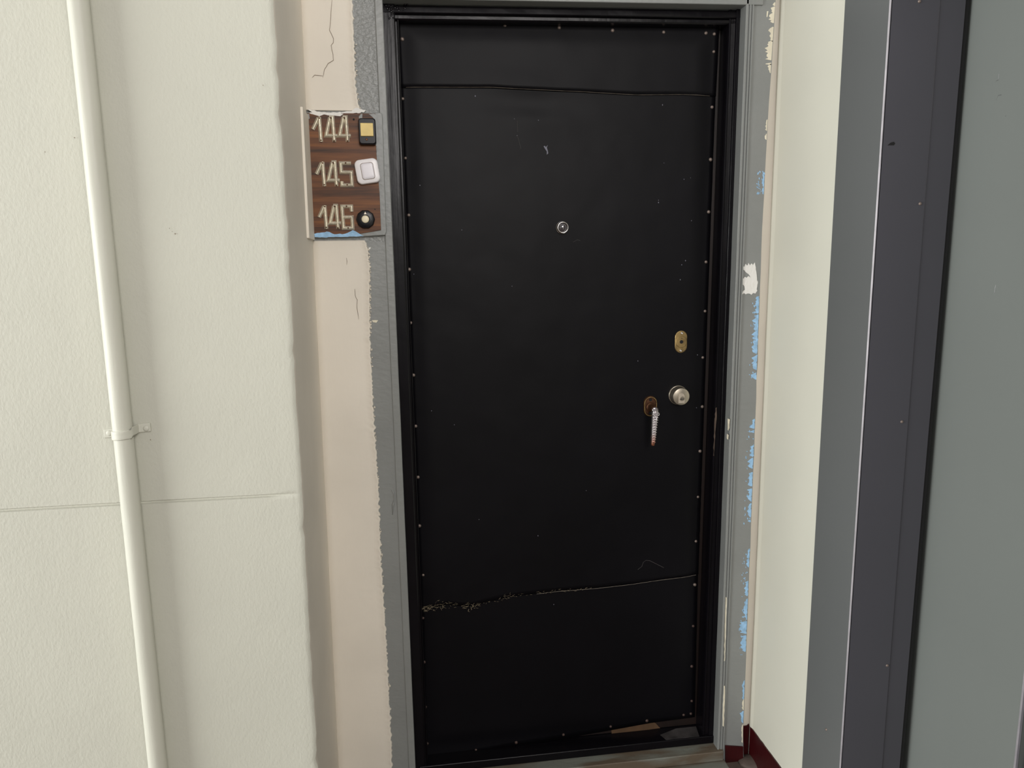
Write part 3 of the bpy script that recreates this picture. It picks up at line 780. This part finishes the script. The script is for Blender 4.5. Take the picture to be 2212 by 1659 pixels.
# ------------------------------------------------------------------ number board beside the door
YB = 1.846
nb = empty('number_board', P(750, 508, YB)); tag(nb, 'walnut laminate board carrying metal numbers 144, 145 and 146 beside the door', 'number board')
bp = [(662, 242), (700, 246), (812, 243), (822, 243), (826, 247), (828, 300), (831, 400), (835, 500), (832, 508), (800, 510), (762, 512), (678, 514)]
obj('backing_board', pxslab(bp, YB+.003, .02), 'grey', nb, bevel=.002)
lam = [(664, 244), (811, 245), (810, 262), (811, 300), (815, 360), (820, 420), (823, 497), (800, 501), (770, 506), (678, 510)]
obj('laminate_face', pxslab(lam, YB, .006), 'laminate', nb, bevel=.0006)
def bflake(pix, mname, label, step=5, amp=1.):
    o = obj('paint_smear', pxslab(ragged(pix, step, amp), YB-.0006, .0015), mname, nb); o['label'] = label
bflake([(679, 505), (690, 503), (706, 500), (722, 506), (745, 505), (762, 497), (772, 502), (786, 510), (760, 511), (700, 513), (680, 512)], 'blue_chip', 'blue paint smear along the bottom')
bflake([(664, 243), (672, 246), (690, 251), (700, 247), (716, 250), (735, 251), (742, 246), (730, 243), (700, 243)], 'white_paint', 'white paint along the top', 4, .8)
bflake([(664, 246), (668, 246), (669, 256), (665, 258)], 'grey', 'greenish grey dab', 4, .5)
bflake([(775, 252), (780, 246), (783, 246), (782, 262), (778, 266)], 'grey', 'grey paint run', 4, .4)
bflake([(796, 246), (810, 246), (817, 256), (817, 300), (814, 330), (811, 300), (811, 262), (806, 254)], 'grey', 'grey overpaint by the top button', 4, .6)
bm = lathe(P(764, 258, YB), ((.0024, -.002), (.0024, .0004), (.0018, .0007)), 10); obj('screw', bm, 'hole', nb)
bm = lathe(P(810, 452, YB), ((.0014, -.002), (.0014, .0004)), 8); obj('screw', bm, 'hole', nb)

GLYPH = {'1': [[(.16, .50), (.42, .72), (.66, .93)], [(.74, .03), (.74, .97)]],
         '4': [[(.74, .03), (.74, .50), (.66, .96), (.50, .96), (.10, .24), (.98, .24)]],
         '5': [[(.92, .92), (.14, .92), (.14, .57), (.88, .57), (.88, .07), (.12, .07), (.12, .22)]],
         '6': [[(.90, .72), (.90, .93), (.14, .93), (.14, .06), (.88, .06), (.88, .50), (.22, .50)]]}
GLYPH['4'] = [[(.50, .95), (.10, .26), (.98, .26)], [(.70, .03), (.70, .96), (.46, .96)]]
def stroke(bm, pts, w, h, base):
    pts = [Vector(p) for p in pts]; n = len(pts); rs = []
    for i in range(n):
        d0 = (pts[i]-pts[i-1]).normalized() if i else (pts[1]-pts[0]).normalized()
        d1_ = (pts[i+1]-pts[i]).normalized() if i < n-1 else d0
        t = (d0+d1_); t = t.normalized() if t.length > 1e-6 else d0
        nrm = Vector((-t.z, 0, t.x)); k = 1/max(.45, nrm.dot(Vector((-d0.z, 0, d0.x))))
        p = pts[i]
        rs.append([p+nrm*(u*w)*k+Vector((0, d, 0)) for u, d in ((-1, base), (-1, 0), (-.84, -.08*h), (-.62, -.50*h), (-.30, -.90*h), (0, -h), (.30, -.90*h), (.62, -.50*h), (.84, -.08*h), (1, 0), (1, base))])
    rings(rs, bm=bm)
ROWS = (('144', ((673, 697), (702, 727), (731, 756)), (251, 308), 'top row'), ('145', ((681, 704), (707, 732), (735, 761)), (348, 404), 'middle row'), ('146', ((687, 708), (711, 735), (738, 762)), (442, 496), 'bottom row'))
for txt, cols, (y0, y1), rn in ROWS:
    for ch, (x0, x1) in zip(txt, cols):
        a, b = P(x0, y1, YB-.001), P(x1, y0, YB-.001)
        bm = bmesh.new(); q = lambda u, v: (lerp(a.x, b.x, u)+(.5-v)*.0015, YB-.0012, lerp(a.z, b.z, v))
        for st in GLYPH[ch]: stroke(bm, [q(u, v) for u, v in st], .0041, .0036, .0014)
        dg = obj('digit_plate', bm, 'digit', nb); dg['label'] = 'embossed metal digit %s, %s' % (ch, rn)
        holes = {'1': ((.74, .92), (.74, .08)), '4': ((.56, .93), (.70, .06)), '5': ((.52, .92), (.52, .08)), '6': ((.52, .93), (.52, .06))}[ch]
        for u, v in holes:
            hx = q(u, v); obj('screw', lathe((hx[0], YB-.0012, hx[2]), ((.0019, -.001), (.0019, .0036), (.0013, .0044)), 10), 'rust', dg)

# ------------------------------------------------------------------ three bell buttons
c = P(794, 286, YB); c.y = YB
b1 = empty('doorbell_button', (c.x, YB, c.z-.03)); tag(b1, 'black boxy doorbell with a square yellowed button, beside number 144', 'doorbell', 'doorbell buttons on the number board')
obj('housing', pillow(c, rrect(.0395, .0600, .006), ((1, -.001), (1, .012), (.97, .015), (.90, .017))), 'black_plastic', b1, smooth=False, bevel=.0004)
bc = (c.x-.0005, c.y, c.z+.003)
obj('push_button', pillow(bc, rrect(.0290, .0290, .001), ((1, .015), (1, .0205), (.96, .0212))), 'yellow', b1)
obj('screw', lathe((c.x-.002, c.y, c.z-.0185), ((.0028, .014), (.0028, .0180), (.0018, .0184)), 12), 'rust', b1)
c = P(794, 371, YB); c.y = YB
b2 = empty('doorbell_button', (c.x, YB, c.z-.03)); tag(b2, 'white rounded doorbell switch mounted crooked beside number 145', 'doorbell', 'doorbell buttons on the number board')
R2 = math.radians(8)
obj('housing', pillow(c, rrect(.0545, .0565, .012, 7), ((1, -.001), (1, .008), (.985, .0112), (.95, .0132), (.90, .0140), (.6, .0143)), rot=R2), 'white_plastic', b2, smooth=True)
obj('rocker_gap', pillow((c.x+.001, c.y, c.z), rrect(.0305, .0385, .006), ((1, .012), (1, .0145)), rot=R2), 'crack', b2)
obj('rocker', pillow((c.x+.001, c.y, c.z), rrect(.0285, .0365, .0055), ((1, .013), (1, .0150), (.96, .0157), (.7, .0160)), rot=R2), 'rocker', b2, smooth=True)
c = P(790, 474, YB); c.y = YB
b3 = empty('doorbell_button', (c.x, YB, c.z-.02)); tag(b3, 'round black doorbell with a small ivory push button, beside number 146', 'doorbell', 'doorbell buttons on the number board')
obj('housing', lathe(c, ((.0222, -.001), (.0222, .006), (.0212, .0085), (.0190, .0098), (.0095, .0100), (.0092, .008)), 10), 'black_plastic', b3, smooth=False, bevel=.0006)
obj('push_button', lathe((c.x-.0003, c.y, c.z), ((.0088, .006), (.0088, .0125), (.0078, .0138), (.004, .0142)), 24), 'ivory', b3, smooth=True)
obj('notch', prism([(c.x-.0030, c.y-.0104, c.z+.0115), (c.x+.0030, c.y-.0104, c.z+.0115), (c.x, c.y-.0104, c.z+.0175)], (0, .002, 0)), 'nickel', b3)

# painted board on the pillar's return, meeting the number board in the corner
zt_, zb_ = P(649, 228, 1.74).z, P(665, 514, 1.74).z
xt, xb = edge_x(zt_), edge_x(zb_)
def retx(y, z): return lerp(edge_x(z), corner_x(z), (y-Y_PIL)/(Y_GREY-Y_PIL))
y0 = PX(652, 228, retx(1.75, zt_)).y
y0 = 1.752
pts = [(retx(y0, zb_)-.004, y0, zb_), (retx(y0, zt_)-.004, y0, zt_), (retx(YB, zt_)-.004, YB+.004, zt_-.002), (retx(YB, zb_)-.004, YB+.004, zb_-.002)]
o = obj('side_board', prism(pts, (.0095, 0, 0)), 'beige', None, bevel=.0012)
tag(o, 'plain painted board on the pillar side, meeting the number board at the corner', 'board')

# ------------------------------------------------------------------ water pipe on the pillar
r = .0176; yp = Y_PIL-r-.004
pt, pb = P(168.5, 0, yp), P(341.5, 1659, yp)
dx = (pt.x-pb.x)/(pt.z-pb.z)
pp = empty('water_pipe', (pb.x+dx*(0-pb.z), yp, 0)); tag(pp, 'cream painted vertical pipe clamped to the plastered pillar', 'pipe')
rs = []
for i in range(121):
    z = ZT*i/120; x = pb.x+dx*(z-pb.z); n = 28
    rs.append([(x+(r+noise.noise((k*.5, z*14, 2))*.0004)*math.cos(2*PI*k/n), yp+(r+noise.noise((k*.5, z*14, 2))*.0004)*math.sin(2*PI*k/n), z) for k in range(n)])
obj('pipe_run', rings(rs), 'pipe', pp, smooth=True)
cz = P(275, 941, yp-r); cx = pb.x+dx*(cz.z-pb.z); h = .0085; rs = []
for ang in [PI*k/18 for k in range(19)]:
    pass
band = bmesh.new(); rows = []
outer = [(cx-r-.024, Y_PIL-.0035), (cx-r-.004, Y_PIL-.0040)]+[(cx-(r+.0024)*math.cos(PI*k/18), yp-(r+.0024)*math.sin(PI*k/18)) for k in range(19)]+[(cx+r+.005, Y_PIL-.0040), (cx+r+.026, Y_PIL-.0035)]
inner = [(cx-r-.024, Y_PIL+.001), (cx-r-.001, Y_PIL+.001)]+[(cx-(r-.001)*math.cos(PI*k/18), yp-(r-.001)*math.sin(PI*k/18)) for k in range(19)]+[(cx+r+.001, Y_PIL+.001), (cx+r+.026, Y_PIL+.001)]
prof2 = outer+inner[::-1]
tilt = .06
def brow(dz, grow): return [(x, y-(grow if i < len(outer) else 0), cz.z+dz+(x-cx)*tilt+(.004 if x > cx+r else 0)) for i, (x, y) in enumerate(prof2)]
rings([brow(-h, 0), brow(-h*.5, .0008), brow(-h*.1, 0), brow(h*.3, .0006), brow(h, 0)], bm=band)
cm = obj('pipe_clamp', band, 'pipe', pp, bevel=.0012, angle=30)
obj('screw', lathe((cx+r+.018, Y_PIL-.0035, cz.z+.0045), ((.0056, -.001), (.0056, .0008), (.0044, .0020), (.002, .0025)), 16), 'pipe', cm, smooth=True)
obj('screw', lathe((cx-r-.014, Y_PIL-.0035, cz.z-.0015), ((.0056, -.001), (.0056, .0008), (.0044, .0020), (.002, .0025)), 16), 'pipe', cm, smooth=True)

# ------------------------------------------------------------------ lift doorway on the right (door_2)
d2 = empty('door_2', (XR, 1.0, 0)); tag(d2, 'grey steel lift doorway with a dark reveal and a sliding door', 'lift door', kind='structure')
xc = XR-.0165
H2 = 2.35
cas = obj('casing', prism([(xc, yf, 0), (xc, yf, H2), (xc, yn+.003, H2), (xc, yn+.003, 0)], (.016, 0, 0)), 'lift_case', d2, bevel=.0012)
obj('painted_edge_glint', prism([(xc, yn+.0032, 0), (xc+.0012, yn, 0), (xc+.004, yn, 0), (xc+.004, yn+.0032, 0)], (0, 0, H2)), 'steel_edge_or_glint', d2)  # pale strip: the highlight along the casing corner, put into the colour
xf = P(1967, 830, yn).x
xe = P(2017, 830, yn).x
a0, a1 = P(2031, 0, yn), P(1906, 1659, yn); e0_, e1_ = P(2089, 0, yn), P(1945, 1659, yn)
def lx(p, q, z): return lerp(p.x, q.x, (z-p.z)/(q.z-p.z))
obj('reveal', prism([(xc+.0012, yn, 0), (lx(a0, a1, 0), yn, 0), (lx(a0, a1, H2), yn, H2), (xc+.0012, yn, H2)], (0, .02, 0)), 'lift_dark', d2, bevel=.0012)
obj('reveal', prism([(lx(a0, a1, 0)+.0008, yn+.0022, 0), (lx(e0_, e1_, 0), yn+.0022, 0), (lx(e0_, e1_, H2), yn+.0022, H2), (lx(a0, a1, H2)+.0008, yn+.0022, H2)], (0, .018, 0)), 'lift_dark', d2, bevel=.001)
obj('gap_shade_strip', prism([(lx(e0_, e1_, 0)-.001, yn+.004, 0), (lx(e0_, e1_, 0)+.0085, yn+.004, 0), (lx(e0_, e1_, H2)+.0085, yn+.004, H2), (lx(e0_, e1_, H2)-.001, yn+.004, H2)], (0, .05, 0)), 'hole', d2)  # black strip added to paint the shade in the gap beside the leaf
xd = 1.118
ye = PX(2200, 1600, xd).y
lf = obj('door_leaf', box(xd, xd+.03, ye, 1.55, .01, H2), 'lift', d2, bevel=.003); lf['label'] = 'far grey sliding leaf'
obj('leaf_edge', box(xd-.0006, xd+.004, ye-.0005, ye+.004, .01, H2), 'steel_edge_or_glint', d2)
obj('door_leaf', box(xd+.012, xd+.04, .42, ye-.006, .01, H2), 'lift_dark', d2, bevel=.003)
obj('shaft_back', box(xd+.045, xd+.06, .30, 1.6, 0, H2), 'hole', d2)
obj('head', box(xc, xd+.06, .30, yf, H2-.15, H2+.0), 'lift_case', d2)
cas2 = obj('casing', box(xc, XR, .28, .43, 0, H2), 'lift_case', d2, bevel=.0012)
obj('sill_plate', box(xc, xd+.06, .30, yn+.02, .0005, .008), 'nickel', d2)
rv = None
for px, py in ((1987.5, 440), (1948, 911), (1916.5, 1437.5), (1986, 3)):
    p = P(px, py, yn)
    if rv is None:
        o = obj('rivet', lathe((0, 0, 0), ((.0034, -.001), (.0034, .0006), (.0026, .0018), (.001, .0022)), 12), 'nail', None, smooth=True); rv = o.data
    else:
        o = bpy.data.objects.new('rivet', rv); C.objects.link(o)
    o.location = (p.x, yn, p.z); adopt(o, d2)
p = PX(1785, 1576, xc); o = bpy.data.objects.new('rivet', rv); C.objects.link(o); o.location = (xc, p.y, p.z); o.rotation_euler = (0, 0, -PI/2); adopt(o, d2)
# dark dent on the reveal, pale scratches on the leaf
p = [P(a, b, yn-.0003) for a, b in ((1917, 314), (1924, 308), (1931, 306), (1934, 310), (1931, 314))]
obj('smudge', prism(p, (0, .001, 0)), 'hole', d2)
bm = bmesh.new()
for line in ([(2158, 160), (2157, 172)], [(2157, 172), (2152, 175)], [(2163, 205), (2156, 206), (2151, 216)], [(2172, 250), (2172.5, 251.5)], [(2151, 616), (2148, 632)]):
    tube([PX(a, b, xd-.0002) for a, b in line], .0006, 4, bm)
tag(obj('scratches', bm, 'lift_case', d2), kind='stuff')
